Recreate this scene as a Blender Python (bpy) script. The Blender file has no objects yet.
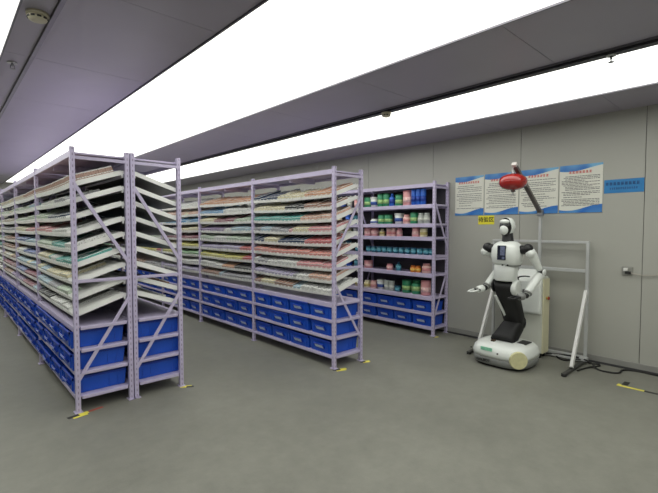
import bpy, bmesh, math, random
from mathutils import Vector, Matrix
random.seed(7)
S = bpy.context.scene
COL = S.collection
PI = math.pi

# ------------------------------------------------------------------ materials
def srgb(r, g, b):
    f = lambda c: (c/255/12.92) if c/255 <= .04045 else ((c/255+.055)/1.055)**2.4
    return (f(r), f(g), f(b), 1)

MC = {}
def mat(name, rgb, rough=.5, metal=0, var=.06, scale=6, bump=0, bscale=60, coat=0):
    if name in MC: return MC[name]
    m = bpy.data.materials.new(name); m.use_nodes = True
    nt = m.node_tree; N = nt.nodes; L = nt.links
    b = N['Principled BSDF']
    b.inputs['Roughness'].default_value = rough; b.inputs['Metallic'].default_value = metal
    if coat: b.inputs['Coat Weight'].default_value = coat
    tc = N.new('ShaderNodeTexCoord'); nz = N.new('ShaderNodeTexNoise')
    nz.inputs['Scale'].default_value = scale; nz.inputs['Detail'].default_value = 4
    L.new(tc.outputs['Object'], nz.inputs['Vector'])
    cr = N.new('ShaderNodeValToRGB'); c = srgb(*rgb)
    cr.color_ramp.elements[0].position = .3; cr.color_ramp.elements[1].position = .7
    cr.color_ramp.elements[0].color = tuple(x*(1-var) for x in c[:3])+(1,)
    cr.color_ramp.elements[1].color = tuple(min(1, x*(1+var)) for x in c[:3])+(1,)
    L.new(nz.outputs['Fac'], cr.inputs['Fac']); L.new(cr.outputs['Color'], b.inputs['Base Color'])
    if bump:
        n2 = N.new('ShaderNodeTexNoise'); n2.inputs['Scale'].default_value = bscale; n2.inputs['Detail'].default_value = 6
        L.new(tc.outputs['Object'], n2.inputs['Vector'])
        bp = N.new('ShaderNodeBump'); bp.inputs['Strength'].default_value = bump; bp.inputs['Distance'].default_value = .004
        L.new(n2.outputs['Fac'], bp.inputs['Height']); L.new(bp.outputs['Normal'], b.inputs['Normal'])
    MC[name] = m
    return m

def emat(name, rgb, strength):
    m = bpy.data.materials.new(name); m.use_nodes = True
    nt = m.node_tree; N = nt.nodes; L = nt.links
    N.remove(N['Principled BSDF']); e = N.new('ShaderNodeEmission')
    tc = N.new('ShaderNodeTexCoord'); nz = N.new('ShaderNodeTexNoise'); nz.inputs['Scale'].default_value = .7
    L.new(tc.outputs['Object'], nz.inputs['Vector'])
    mr = N.new('ShaderNodeMapRange'); mr.inputs['To Min'].default_value = strength*.97; mr.inputs['To Max'].default_value = strength*1.03
    L.new(nz.outputs['Fac'], mr.inputs['Value']); L.new(mr.outputs['Result'], e.inputs['Strength'])
    e.inputs['Color'].default_value = srgb(*rgb)
    L.new(e.outputs['Emission'], N['Material Output'].inputs['Surface'])
    return m

def post_mat():
    # lilac enamel with a row of slots punched down the middle of each post
    m = mat('lilac_post', (192, 183, 212), .42, 0, .03)
    nt = m.node_tree; N = nt.nodes; L = nt.links; b = N['Principled BSDF']
    tc = N.new('ShaderNodeTexCoord'); sp = N.new('ShaderNodeSeparateXYZ'); L.new(tc.outputs['UV'], sp.inputs[0])
    def mth(op, a, v=None, v2=None):
        n = N.new('ShaderNodeMath'); n.operation = op
        if hasattr(a, 'links'): L.new(a, n.inputs[0])
        else: n.inputs[0].default_value = a
        if v is not None:
            if hasattr(v, 'links'): L.new(v, n.inputs[1])
            else: n.inputs[1].default_value = v
        return n.outputs[0]
    fz = mth('FRACT', mth('MULTIPLY', sp.outputs['Y'], 20))
    okz = mth('LESS_THAN', mth('ABSOLUTE', mth('SUBTRACT', fz, .5)), .22)
    okx = mth('LESS_THAN', mth('ABSOLUTE', mth('SUBTRACT', sp.outputs['X'], .5)), .09)
    k = mth('MULTIPLY', okz, okx)
    src = b.inputs['Base Color'].links[0].from_socket
    mx = N.new('ShaderNodeMix'); mx.data_type = 'RGBA'
    L.new(k, mx.inputs[0]); L.new(src, mx.inputs[6]); mx.inputs[7].default_value = srgb(140, 128, 160)
    L.new(mx.outputs[2], b.inputs['Base Color'])
    return m

def carton_mat(name, rgb, light=(232, 234, 230)):
    # printed card: a coloured top, a pale label band with dark lines of print on the sides
    if name in MC: return MC[name]
    m = bpy.data.materials.new(name); m.use_nodes = True
    nt = m.node_tree; N = nt.nodes; L = nt.links; b = N['Principled BSDF']
    b.inputs['Roughness'].default_value = .45
    tc = N.new('ShaderNodeTexCoord'); sp = N.new('ShaderNodeSeparateXYZ'); L.new(tc.outputs['UV'], sp.inputs[0])
    cr = N.new('ShaderNodeValToRGB'); cr.color_ramp.interpolation = 'CONSTANT'
    E_ = cr.color_ramp.elements; c = srgb(*rgb); l = srgb(*light)
    E_[0].position = 0; E_[0].color = c; E_[1].position = .18; E_[1].color = l
    for p, q in ((.42, c), (.50, l), (.58, c), (.9, l)):
        e = E_.new(p); e.color = q
    L.new(sp.outputs['Y'], cr.inputs['Fac'])
    nz = N.new('ShaderNodeTexNoise'); nz.inputs['Scale'].default_value = 9; L.new(tc.outputs['UV'], nz.inputs['Vector'])
    gt = N.new('ShaderNodeMath'); gt.operation = 'GREATER_THAN'; gt.inputs[1].default_value = .6; L.new(nz.outputs['Fac'], gt.inputs[0])
    mx = N.new('ShaderNodeMix'); mx.data_type = 'RGBA'; L.new(gt.outputs[0], mx.inputs[0]); L.new(cr.outputs['Color'], mx.inputs[6])
    mx.inputs[7].default_value = tuple(x*.35 for x in c[:3])+(1,)
    L.new(mx.outputs[2], b.inputs['Base Color'])
    MC[name] = m
    return m

# ------------------------------------------------------------------ mesh builder
class MB:
    def __init__(s): s.bm = bmesh.new(); s.uv = s.bm.loops.layers.uv.new('UVMap'); s.mi = 0
    def _f(s, vs, uvs=None, smooth=False):
        try: f = s.bm.faces.new(vs)
        except ValueError: return None
        f.material_index = s.mi; f.smooth = smooth
        if uvs:
            for l, u in zip(f.loops, uvs): l[s.uv].uv = u
        return f
    def hexa(s, p, uvz=False):
        # p: eight points, bottom ring then top ring
        v = [s.bm.verts.new(q) for q in p]
        q = [(0, 0), (1, 0), (1, 1), (0, 1)]
        for a in ((0, 1, 5, 4), (1, 2, 6, 5), (2, 3, 7, 6), (3, 0, 4, 7)):
            if uvz:
                z0, z1 = p[a[0]][2], p[a[2]][2]
                s._f([v[i] for i in a], [(0, z0), (1, z0), (1, z1), (0, z1)])
            else: s._f([v[i] for i in a], q)
        s._f([v[i] for i in (3, 2, 1, 0)], [(0, 0)]*4 if uvz else [(0, .6), (1, .6), (1, .85), (0, .85)])
        s._f([v[i] for i in (4, 5, 6, 7)], [(0, 0)]*4 if uvz else [(0, .6), (1, .6), (1, .85), (0, .85)])
    def box(s, x0, x1, y0, y1, z0, z1, M=None, uvz=False):
        p = [Vector(t) for t in ((x0, y0, z0), (x1, y0, z0), (x1, y1, z0), (x0, y1, z0), (x0, y0, z1), (x1, y0, z1), (x1, y1, z1), (x0, y1, z1))]
        if M is not None: p = [M @ q for q in p]
        s.hexa(p, uvz); return s
    def bar(s, a, b, w, h, up=(0, 0, 1)):
        a = Vector(a); b = Vector(b); d = (b-a).normalized(); u = Vector(up)
        sd = d.cross(u)
        if sd.length < 1e-4: sd = d.cross(Vector((1, 0, 0)))
        sd.normalize(); u = sd.cross(d).normalized()
        p = []
        for c in (a, b):
            for i, j in ((-1, -1), (1, -1), (1, 1), (-1, 1)): p.append(c + sd*w/2*i + u*h/2*j)
        v = [s.bm.verts.new(q) for q in p]
        for f in ((0, 1, 5, 4), (1, 2, 6, 5), (2, 3, 7, 6), (3, 0, 4, 7), (3, 2, 1, 0), (4, 5, 6, 7)): s._f([v[i] for i in f])
        return s
    def rings(s, rings, cap=True, smooth=True, closed=True):
        R = [[s.bm.verts.new(q) for q in r] for r in rings]; n = len(R[0])
        for a, b in zip(R, R[1:]):
            for i in range(n if closed else n-1):
                j = (i+1) % n; s._f([a[i], a[j], b[j], b[i]], [(i/n, 0), ((i+1)/n, 0), ((i+1)/n, 1), (i/n, 1)], smooth)
        if cap: s._f(R[0][::-1]); s._f(R[-1])
        return s
    def loft(s, pts, rad, n=16, flat=None, cap=True, ref=(0, 1, 0)):
        # pts: centre line; rad: radius or (ra, rb) per point, ra along ref
        pts = [Vector(p) for p in pts]; out = []
        for i, p in enumerate(pts):
            d = (pts[min(i+1, len(pts)-1)] - pts[max(i-1, 0)]).normalized()
            u = Vector(ref) - d*Vector(ref).dot(d)
            if u.length < 1e-3: u = Vector((1, 0, 0)) - d*d.x
            u.normalize(); w = d.cross(u)
            r = rad[i]; ra, rb = (r if isinstance(r, tuple) else (r, r))
            out.append([p + u*ra*math.cos(2*PI*k/n) + w*rb*math.sin(2*PI*k/n) for k in range(n)])
        return s.rings(out, cap)
    def ell(s, c, r, n=20, m=12, pw=1.0, M=None):
        c = Vector(c); out = []
        sg = lambda t, e: math.copysign(abs(t)**e, t)
        for i in range(m+1):
            t = -PI/2 + PI*i/m; ct, st = sg(math.cos(t), pw), sg(math.sin(t), pw)
            if i in (0, m): ct = .02
            ring = []
            for k in range(n):
                a = 2*PI*k/n
                q = Vector((r[0]*ct*sg(math.cos(a), pw), r[1]*ct*sg(math.sin(a), pw), r[2]*st))
                if M is not None: q = M @ q
                ring.append(c+q)
            out.append(ring)
        return s.rings(out)
    def cyl(s, a, b, r, n=16, r2=None, smooth=True):
        return s.loft([a, b], [r, r if r2 is None else r2], n)
    def build(s, name, m, parent=None, bevel=0, seg=2, loc=None, ang=35):
        bmesh.ops.recalc_face_normals(s.bm, faces=s.bm.faces)
        me = bpy.data.meshes.new(name); s.bm.to_mesh(me); s.bm.free()
        for q in (m if isinstance(m, (list, tuple)) else [m]): me.materials.append(q)
        o = bpy.data.objects.new(name, me); COL.objects.link(o)
        if parent: o.parent = parent
        if loc: o.location = loc
        if bevel:
            md = o.modifiers.new('bevel', 'BEVEL'); md.width = bevel; md.segments = seg; md.limit_method = 'ANGLE'; md.angle_limit = math.radians(ang)
        return o

def tag(o, label, cat, group=None, kind=None):
    o['label'] = label; o['category'] = cat
    if group: o['group'] = group
    if kind: o['kind'] = kind
    return o
def thing(name, label, cat, loc=(0, 0, 0), rz=0, group=None):
    o = bpy.data.objects.new(name, None); COL.objects.link(o); o.location = loc; o.rotation_euler = (0, 0, rz)
    o.empty_display_size = .1
    return tag(o, label, cat, group)
def struct(o):
    o['kind'] = 'structure'; return o
def dup_tree(o, parent=None):
    c = o.copy(); COL.objects.link(c); c.parent = parent
    for ch in [k for k in ALLCH.get(o.name, [])]: dup_tree(ch, c)
    return c
ALLCH = {}
def reg(parent, *ch): ALLCH.setdefault(parent.name, []).extend(ch)
ORD = ['zeroth', 'first', 'second', 'third', 'fourth', 'fifth', 'sixth', 'seventh', 'eighth', 'ninth', 'tenth', 'eleventh', 'twelfth', 'thirteenth',
       'fourteenth', 'fifteenth', 'sixteenth', 'seventeenth', 'eighteenth', 'nineteenth', 'twentieth', 'twenty-first', 'twenty-second', 'twenty-third',
       'twenty-fourth', 'twenty-fifth', 'twenty-sixth', 'twenty-seventh']

# ------------------------------------------------------------------ colours
POST = post_mat()
LIL = mat('lilac_enamel', (192, 183, 212), .42, 0, .04)
TRAY = mat('tray_white_enamel', (238, 239, 236), .5, 0, .03)
STEEL = mat('galvanised_steel', (150, 152, 156), .35, .8)
ALU = mat('brushed_aluminium', (190, 192, 192), .4, .25, .05)
BLUE = mat('blue_plastic', (26, 82, 194), .38, 0, .05)
BLUED = mat('deep_blue_plastic', (20, 62, 172), .4, 0, .05)
CARD = mat('label_card', (198, 214, 240), .4, 0, .12, 60)
WHITE = mat('robot_white', (226, 230, 226), .32, 0, .02, coat=.3)
BLACK = mat('robot_black', (20, 20, 23), .42, 0, .1)
GREYP = mat('robot_grey', (128, 130, 128), .45, 0, .05)
CREAM = mat('cream_panel', (216, 212, 180), .45, 0, .04)
RED = mat('gloss_red', (160, 30, 26), .22, 0, .06, coat=.6)
DARK = mat('dark_rubber', (24, 24, 24), .6)

# ------------------------------------------------------------------ the room
X0, X1, Y0, Y1, ZC = -3.3, 5.72, -3.2, 16.0, 2.93

def floor_mat():
    m = mat('floor_epoxy', (124, 124, 115), .5, 0, .10, .9, .25, 90)
    nt = m.node_tree; N = nt.nodes; L = nt.links; b = N['Principled BSDF']
    tc = N.new('ShaderNodeTexCoord')
    n2 = N.new('ShaderNodeTexNoise'); n2.inputs['Scale'].default_value = 7; n2.inputs['Detail'].default_value = 9; n2.inputs['Roughness'].default_value = .7
    L.new(tc.outputs['Object'], n2.inputs['Vector'])
    mr = N.new('ShaderNodeMapRange'); mr.inputs['From Min'].default_value = .3; mr.inputs['From Max'].default_value = .7
    mr.inputs['To Min'].default_value = .86; mr.inputs['To Max'].default_value = 1.1
    L.new(n2.outputs['Fac'], mr.inputs['Value'])
    src = b.inputs['Base Color'].links[0].from_socket
    vm = N.new('ShaderNodeVectorMath'); vm.operation = 'SCALE'
    L.new(src, vm.inputs[0]); L.new(mr.outputs['Result'], vm.inputs['Scale']); L.new(vm.outputs[0], b.inputs['Base Color'])
    m2 = N.new('ShaderNodeMapRange'); m2.inputs['To Min'].default_value = .42; m2.inputs['To Max'].default_value = .62
    L.new(n2.outputs['Fac'], m2.inputs['Value']); L.new(m2.outputs['Result'], b.inputs['Roughness'])
    return m
struct(MB().box(X0, X1, Y0, Y1, -.1, 0).build('floor', floor_mat()))
WALL = mat('wall_grey_panel', (170, 170, 163), .36, 0, .03, 1.2)
CEIL = mat('ceiling_grey_panel', (170, 164, 180), .38, 0, .04, 1.5)
SEAM = mat('seam_dark', (58, 58, 60), .7)
# right wall: panels 1.36 m wide with narrow dark joints between them
w = MB(); ys = [Y0]
k = 1.098
while k > Y0: k -= 1.357
k += 1.357
while k < Y1: ys.append(k); k += 1.357
ys.append(Y1)
for a, b in zip(ys, ys[1:]): w.box(X1, X1+.04, a+.003, b-.003, 0, ZC+.05)
w.mi = 1; w.box(X1+.012, X1+.1, Y0, Y1, 0, ZC+.05)
struct(w.build('wall_right', [WALL, SEAM]))
struct(MB().box(X0-.1, X0, Y0, Y1, 0, ZC+.05).build('wall_left', WALL))
struct(MB().box(X0, X1+.1, Y1, Y1+.1, 0, ZC+.05).build('wall_far', WALL))
struct(MB().box(X0, X1+.1, Y0-.1, Y0, 0, ZC+.05).build('wall_back', WALL))
b = MB(); b.box(X1-.014, X1, Y0, Y1, 0, .085)
struct(b.build('baseboard_right', mat('baseboard_grey', (140, 140, 136), .45), bevel=.003))
struct(MB().box(X1-.03, X1+.0, Y0, Y1, .0, .022).build('trim_1', SEAM))

# ceiling: grey metal planks between the lit strips
c = MB()
cy = [Y0]; k = 2.69
while k > Y0: k -= 1.36
k += 1.36
while k < Y1: cy.append(k); k += 1.36
cy.append(Y1)
for xa, xb in ((X0, -.96), (.40, .555), (.585, 1.435), (2.745, 3.70), (4.88, X1)):
    for a, b_ in zip(cy, cy[1:]): c.box(xa, xb, a+.002, b_-.002, ZC, ZC+.02)
c.mi = 1; c.box(X0, X1, Y0, Y1, ZC+.075, ZC+.12)
for xa, xb in ((X0, -.96), (.40, 1.435), (2.745, 3.80), (4.88, X1)): c.box(xa, xb, Y0, Y1, ZC+.021, ZC+.05)
struct(c.build('ceiling', [CEIL, SEAM]))
ALT = mat('trim_aluminium', (120, 118, 126), .35, .6)
for i, (xa, xb, za) in enumerate(((.557, .583, -.02), (.386, .398, -.012), (1.437, 1.449, -.012), (2.731, 2.743, -.012), (3.73, 3.80, -.03), (3.703, 3.722, -.012), (4.866, 4.878, -.012))):
    struct(MB().box(xa, xb, Y0, Y1, ZC+za, ZC+.03).build('trim_%d' % (i+2), ALT if i != 4 else mat('rail_dark', (62, 60, 66), .4, .4)))
LIGHT = emat('luminous_film', (254, 255, 247), 1.25)
for i, (xa, xb, lb) in enumerate(((-.95, .386, 'flat white luminous ceiling strip at the far left above the aisle'),
                     (1.449, 2.731, 'broad white luminous ceiling strip running over the left double rack'),
                     (3.802, 4.866, 'white luminous ceiling strip nearest the grey wall with the posters'))):
    o = MB().box(xa, xb, Y0+.02, Y1-.6, ZC+.002, ZC+.05).build('ceiling_light', LIGHT)
    tag(o, lb, 'ceiling light', 'luminous ceiling strips')

# smoke detectors, sprinklers
def detector(x, y, lb, r=.062):
    t = thing('smoke_detector', lb, 'smoke detector', (x, y, ZC), 0, 'smoke detectors')
    W = mat('detector_cream', (206, 200, 178), .5)
    m = MB(); m.cyl((0, 0, 0), (0, 0, -.018), r, 28); m.build('mount', W, t)
    m = MB(); m.loft([(0, 0, -.018), (0, 0, -.03), (0, 0, -.044), (0, 0, -.05)], [r*.86, r*.9, r*.78, r*.5], 28); m.build('detector_head', W, t)
    m = MB()
    for q in range(10):
        a = 2*PI*q/10; m.box(-.011, .011, r*.83, r*.9, -.038, -.028, Matrix.Rotation(a, 4, 'Z'))
    m.build('vent_slots', SEAM, t)
detector(.49, 3.20, 'round cream smoke detector on the narrow plank at the top left corner')
detector(3.755, 3.13, 'small cream smoke detector on the rail above the middle rack', .055)
bpy.data.objects['smoke_detector.001'].location.z = ZC-.03
def sprinkler(x, y, z, lb):
    t = thing('sprinkler_head', lb, 'sprinkler', (x, y, z), 0, 'sprinkler heads')
    MB().cyl((0, 0, 0), (0, 0, -.008), .034, 20).build('escutcheon', ALU, t)
    m = MB(); m.cyl((0, 0, -.008), (0, 0, -.03), .009, 10)
    for s_ in (-1, 1): m.bar((s_*.012, 0, -.02), (s_*.014, 0, -.05), .004, .006)
    m.build('frame', STEEL, t)
    m = MB(); m.cyl((0, 0, -.05), (0, 0, -.054), .02, 14); m.build('deflector', STEEL, t)
sprinkler(.475, 4.28, ZC, 'metal sprinkler head on the narrow ceiling plank beyond the left smoke detector')
sprinkler(3.765, .955, ZC-.03, 'small metal sprinkler head on the dark ceiling rail at the upper right')

# ------------------------------------------------------------------ racks
D = .475
NT = 9                                              # sloping trays per bay
TZ = [1.948-.1405*i for i in range(NT)]             # underside height of each tray at its low front edge
SL = math.radians(18.8)
SHELFZ = [.745, .548, .352, .14]                    # tops of the flat shelves under the trays
RH = 2.29
POSTW = .038

def tray_frame(xl, y0, z, side):
    # side +1: front edge at xl, rising towards +x ; -1: rising towards -x
    return Matrix.Translation((xl, y0, z)) @ (Matrix.Identity(4) if side > 0 else Matrix.Scale(-1, 4, (1, 0, 0))) @ Matrix.Rotation(-SL, 4, 'Y')

def tray_mesh(L, ln=.45, sg=.010):
    m = MB(); n = 14; t = .003; lip = .032
    def sag(y): return -sg*(1-(2*y/L-1)**2)
    for i in range(n):
        a, b = L*i/n, L*(i+1)/n; za, zb = sag(a), sag(b)
        def h(x0, x1, z0, z1):
            m.hexa([Vector(q) for q in ((x0, a, z0+za), (x1, a, z0+za), (x1, b, z0+zb), (x0, b, z0+zb), (x0, a, z1+za), (x1, a, z1+za), (x1, b, z1+zb), (x0, b, z1+zb))])
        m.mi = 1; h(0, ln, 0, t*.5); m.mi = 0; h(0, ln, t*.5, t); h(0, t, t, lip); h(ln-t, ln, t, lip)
    m.box(0, ln, 0, t, 0, .036); m.box(0, ln, L-t, L, 0, .036)
    g = (L-.04)/20
    for i in range(21):
        y = .02+g*i; m.box(-.004, ln*.97, y-.0012, y+.0012, sag(y)+t, sag(y)+.046)
    return m

def rack(name, label, x0, ybase, nb, bay, side, x_depth=D, trays=True, shelves=SHELFZ, wide=(), group=None, mirror=False):
    """x0..x0+depth; bays run along +y. side +1: low tray edges (the aisle face) at x0."""
    t = thing(name, label, 'storage rack', (x0, ybase, 0), 0, group)
    dx = x_depth
    for i in range(nb+1):
        y = i*bay
        for xa in (0, dx-POSTW):
            fx = xa
            m = MB(); wd = POSTW
            m.box(fx, fx+wd, y-.021, y+.021, .006, RH, uvz=True)
            p = m.build('post', POST, t, bevel=.004)
            q = MB().box(fx-.012, fx+wd+.012, y-.04, y+.04, 0, .006).build('foot_plate', LIL, p)
        # end frame: rungs and two diagonals
        fr, bk = (.025, dx-.025)
        if mirror: fr, bk = bk, fr
        dy = y - (.012 if i == 0 else 0)
        for za in (2.20, 1.14):
            MB().bar((.03, dy, za), (dx-.03, dy, za), .014, .028).build('rung', LIL, t, bevel=.002)
        MB().bar((fr, dy, 1.98), (bk, dy, 1.29), .012, .03).build('brace', LIL, t, bevel=.002)
        MB().bar((bk, dy, .96), (fr, dy, .28), .012, .03).build('brace', LIL, t, bevel=.002)
    for i in range(nb):
        a, b = i*bay+.023, (i+1)*bay-.023
        m = MB(); m.box(.01, dx-.01, a, b, RH-.055, RH-.04); m.build('top_panel', LIL, t)
        for xa in (0.004, dx-.034): MB().box(xa, xa+.03, a, b, RH-.085, RH-.03).build('beam', LIL, t, bevel=.003)
        for z in (list(shelves)+list(wide)):
            m = MB(); m.box(.036, dx-.036, a-.02, b+.02, z-.012, z)
            s = m.build('shelf_board', LIL, t)
            hh = (.05 if z == SHELFZ[0] else .032) if trays else .055 if z in wide else .045
            for xa in (0.002, dx-.034): MB().box(xa, xa+.032, a, b, z-hh, z+.002).build('beam', LIL, s, bevel=.004)
            if i == 0:
                MB().box(.05, dx-.05, -.022, .006, z-.028, z).build('end_rail', LIL, s, bevel=.003)
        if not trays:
            MB().box(dx-.012, dx-.006, a-.02, b+.02, .12, RH-.06).build('shade_panel', mat('shade_panel_dark', (66, 64, 70), .6), t)  # added dark sheet, its colour stands in for shade between the flat shelves
        if trays:
            if i == 0:
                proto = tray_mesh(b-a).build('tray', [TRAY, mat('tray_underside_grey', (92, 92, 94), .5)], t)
                first = True
            for kz, z in enumerate(TZ):
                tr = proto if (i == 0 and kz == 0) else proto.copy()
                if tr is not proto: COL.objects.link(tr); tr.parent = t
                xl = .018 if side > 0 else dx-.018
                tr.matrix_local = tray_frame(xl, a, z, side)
            MB().box(.036, dx-.036, (a+b)/2-.02, (a+b)/2+.02, RH-.115, RH-.056).build('cross_beam', LIL, t, bevel=.003)
            # clips that hold the trays on the back posts
            bx = dx-.05 if side > 0 else .05
            m = MB()
            for z in TZ: m.box(bx-.008, bx+.006, a-.002, a+.006, z+.115, z+.145)
            m.build('tray_clip', TRAY, t)
    return t

LB, MBAY, RBAY = 1.80, 1.665, 1.50
LEFT_X, LEFT2_X, MID_X, RIGHT_X, LY, MY, RY = .828, 1.312, 3.25, 5.325, 4.14, 3.47, 3.535
rack('storage_rack', 'long lilac rack at the left with sloping trays facing the left aisle', LEFT_X, LY, 5, LB, 1)
rack('storage_rack', 'lilac rack standing back to back behind the left one, trays facing the middle aisle', LEFT2_X, LY, 5, LB, -1)
rack('storage_rack', 'long lilac rack in the middle of the room with colourful cartons', MID_X, MY, 6, MBAY, 1, mirror=True)
SH_R = [.337, .127]
SH_RW = [1.95, 1.665, 1.465, 1.19, .915, .575]
rack('storage_rack', 'lilac rack with flat shelves of cans against the grey wall', RIGHT_X, RY, 2, RBAY, 1, .385, False, SH_R, SH_RW)

# ------------------------------------------------------------------ bins
def bin_proto(L=.375, Wd=.40, H=.150):
    """front at x=0 facing -x, runs +x; width along y"""
    t = bpy.data.objects.new('storage_bin', None); COL.objects.link(t)
    m = MB(); i_ = .014; th = .005
    def ring(z, g, ins=0):
        return [Vector(q) for q in ((g+ins, g+ins, z), (Wd-g-ins, g+ins, z), (Wd-g-ins, L-g-ins, z), (g+ins, L-g-ins, z))]
    m.rings([ring(.004, i_, th), ring(0.0, i_), ring(H-.012, 0.003), ring(H-.012, 0.003, th), ring(.005, i_, th)], cap=False, smooth=False)
    m._f([m.bm.verts.new(q) for q in ring(.005, i_, th)])
    # ribs on the sides and front
    for q in (1, 2, 4, 5):
        x = Wd*(q/6 if q > 2 else q*.09)
        m.box(x-.003, x+.003, .004, .012, .02, H-.03); m.box(x-.003, x+.003, L-.012, L-.004, .02, H-.03)
    for y in (.05, L-.05): m.box(0, .012, y-.004, y+.004, .02, H-.03)
    body = m.build('bin_body', BLUE, t)
    m = MB(); r = .007
    m.box(-r, Wd+r, -.0, .008, H-.022, H); m.box(-r, Wd+r, L-.008, L, H-.022, H)
    m.box(-r, .008, 0, L, H-.022, H); m.box(Wd-.008, Wd+r, 0, L, H-.022, H)
    rim = m.build('rim', BLUED, t, bevel=.002)
    m = MB()
    R = Matrix.Translation((-.014, L/2, H*.5)) @ Matrix.Rotation(math.radians(-30), 4, 'Y')
    m.box(-.004, .006, -.08, .08, -.03, .03, R); m.box(.0, .016, -.08, -.07, -.03, .03, R); m.box(.0, .016, .07, .08, -.03, .03, R)
    hd = m.build('label_holder', BLUED, t, bevel=.002)
    m = MB(); m.box(-.0065, -.0045, -.066, .066, -.02, .018, R)
    cd = m.build('label_card', CARD, t)
    for o in (body, rim, hd, cd): o.parent = t
    reg(t, body, rim, hd, cd)
    return t
BP = {}
used_bin = set()
def bins(x, y0, nb, bay, zs, per, rackname, face=1, wd=.44, shift=0):
    L = (bay-.07)/per-.02
    key = (round(L, 3), wd, round(.168, 3))
    TIER = {3: ['top', 'middle', 'bottom'], 2: ['upper', 'lower']}[len(zs)]
    BAYN = ['nearest', 'second', 'third', 'fourth', 'fifth', 'sixth']
    for b in range(nb):
        for ti, z in enumerate(zs):
            for q in range(per):
                if key not in BP: BP[key] = bin_proto(L, wd); o = BP[key]
                else: o = dup_tree(BP[key])
                yy = y0 + b*bay + .035 + q*((bay-.07)/per) + .01 + random.uniform(-.008, .008)
                dx = random.uniform(0, .022)
                if face > 0: o.location = (x+.002+dx, yy, z+.003); o.location.x += shift
                else: o.location = (x-.002-dx, yy+L, z+.003); o.rotation_euler = (0, 0, PI)
                tag(o, 'blue plastic bin, %s from near post, %s bin row, %s bay of %s' % (ORD[q+1], TIER[ti], BAYN[b], rackname), 'storage bin', 'blue bins in the racks')
bins(LEFT_X+.0, LY, 5, LB, SHELFZ[1:], 4, 'leftmost rack', shift=-.03)
bins(LEFT2_X+D, LY, 1, LB, SHELFZ[1:], 4, 'second rack', face=-1)
bins(MID_X, MY, 6, MBAY, SHELFZ[1:], 4, 'middle rack')
bins(RIGHT_X, RY, 2, RBAY, SH_R, 4, 'wall rack', wd=.33)

# ------------------------------------------------------------------ cartons on the trays
PAL = {'cream': (232, 222, 176), 'orange': (206, 140, 96), 'brown': (150, 104, 84), 'teal': (70, 170, 160), 'peach': (224, 172, 148), 'pink': (222, 140, 146),
       'grey': (150, 150, 160), 'navy': (44, 62, 96), 'red': (196, 70, 76), 'salmon': (222, 128, 116), 'white': (228, 230, 226), 'lavender': (176, 166, 206),
       'blue': (70, 140, 200), 'pale blue': (160, 196, 216), 'maroon': (130, 52, 74), 'yellow': (214, 206, 90), 'green': (120, 176, 120), 'pale green': (188, 210, 184),
       'beige': (206, 192, 168), 'black': (46, 46, 50), 'purple': (120, 90, 150), 'violet blue': (84, 104, 176), 'brown-patterned': (170, 128, 110)}
def cm(n):
    c = PAL[n]; k = .22 if n not in ('black', 'navy') else .06
    return carton_mat('carton_'+n.replace(' ', '_'), tuple(v+(238-v)*k for v in c))
# colours per tray, from the near post outwards: (colour, share of tray)
M1 = [[('orange', .3), ('cream', .35), ('navy', .35)], [('brown', .3), ('black', .25), ('cream', .45)], [('peach', .35), ('teal', .65)], [('pink', .5), ('grey', .5)],
      [('red', .3), ('navy', .7)], [('salmon', 1)], [('pink', .4), ('white', .6)], [('peach', .25), ('black', .2), ('lavender', .55)], [('white', .45), ('brown', .55)]]
M2 = [[('orange', 1)], [('white', .5), ('blue', .5)], [('pale green', .3), ('maroon', .4), ('cream', .3)], [('pale blue', .5), ('purple', .5)], [('pale green', 1)],
      [('red', .2), ('lavender', .8)], [('red', .15), ('yellow', .85)], [('black', .3), ('orange', .4), ('white', .3)], [('grey', .6), ('brown', .4)]]
M3 = [[('white', 1)], [('peach', 1)], [('blue', 1)], [('cream', .6), ('grey', .4)], [('maroon', 1)], [('yellow', .5), ('cream', .5)], [('green', .5), ('yellow', .5)], [('white', 1)], [('lavender', 1)]]
L1 = [[('brown-patterned', 1)], [('grey', .3), ('white', .4)], [('navy', .5), ('pale green', .5)], [('white', .4), ('pink', .6)], [('teal', .5), ('pale green', .5)],
      [('teal', .6), ('cream', .4)], [('cream', .6), ('pale blue', .4)], [('pale green', .3), ('pale blue', .7)], [('white', .5), ('black', .5)]]
L2 = [[('brown-patterned', .5), ('beige', .5)], [('pale green', 1)], [('pale green', 1)], [('pink', .5), ('cream', .5)], [('pale blue', .5), ('violet blue', .5)], [('violet blue', .6), ('white', .4)],
      [('pale blue', 1)], [('maroon', .6), ('violet blue', .4)], [('maroon', .7), ('purple', .3)]]
L3 = [[('beige', 1)], [('pale green', 1)], [('beige', 1)], [('grey', 1)], [('brown', 1)], [('brown', 1)], [('brown', .5), ('beige', .5)], [('maroon', 1)], [('purple', .4), ('brown', .6)]]
L4 = [[('pale green', 1)], [('green', 1)], [('pale green', 1)], [('white', 1)], [('green', 1)], [('teal', 1)], [('white', 1)], [('pale green', 1)], [('white', 1)]]
B1 = [[('white', .7), ('beige', .3)], [('beige', 1)], [('teal', .6), ('white', .4)], [('pale green', .5), ('blue', .5)], [('white', .6), ('navy', .4)], [('pale blue', .5), ('cream', .5)],
      [('peach', .5), ('white', .5)], [('brown', .4), ('pink', .6)], [('cream', 1)]]
PLAN = [('leftmost rack', LEFT_X+.018, LY, LB, 1, [L1, L2, L3, L4, L3], 1.0), ('second rack', LEFT2_X+D-.018, LY, LB, -1, [B1, M2, M3, L2, L4], .7),
        ('middle rack', MID_X+.018, MY, MBAY, 1, [M1, M2, M3, M2, L4, M3], 1.0)]
fw = Vector((math.cos(math.radians(47.4)), math.sin(math.radians(47.4)), 0))
cand = []; massb = []
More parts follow.
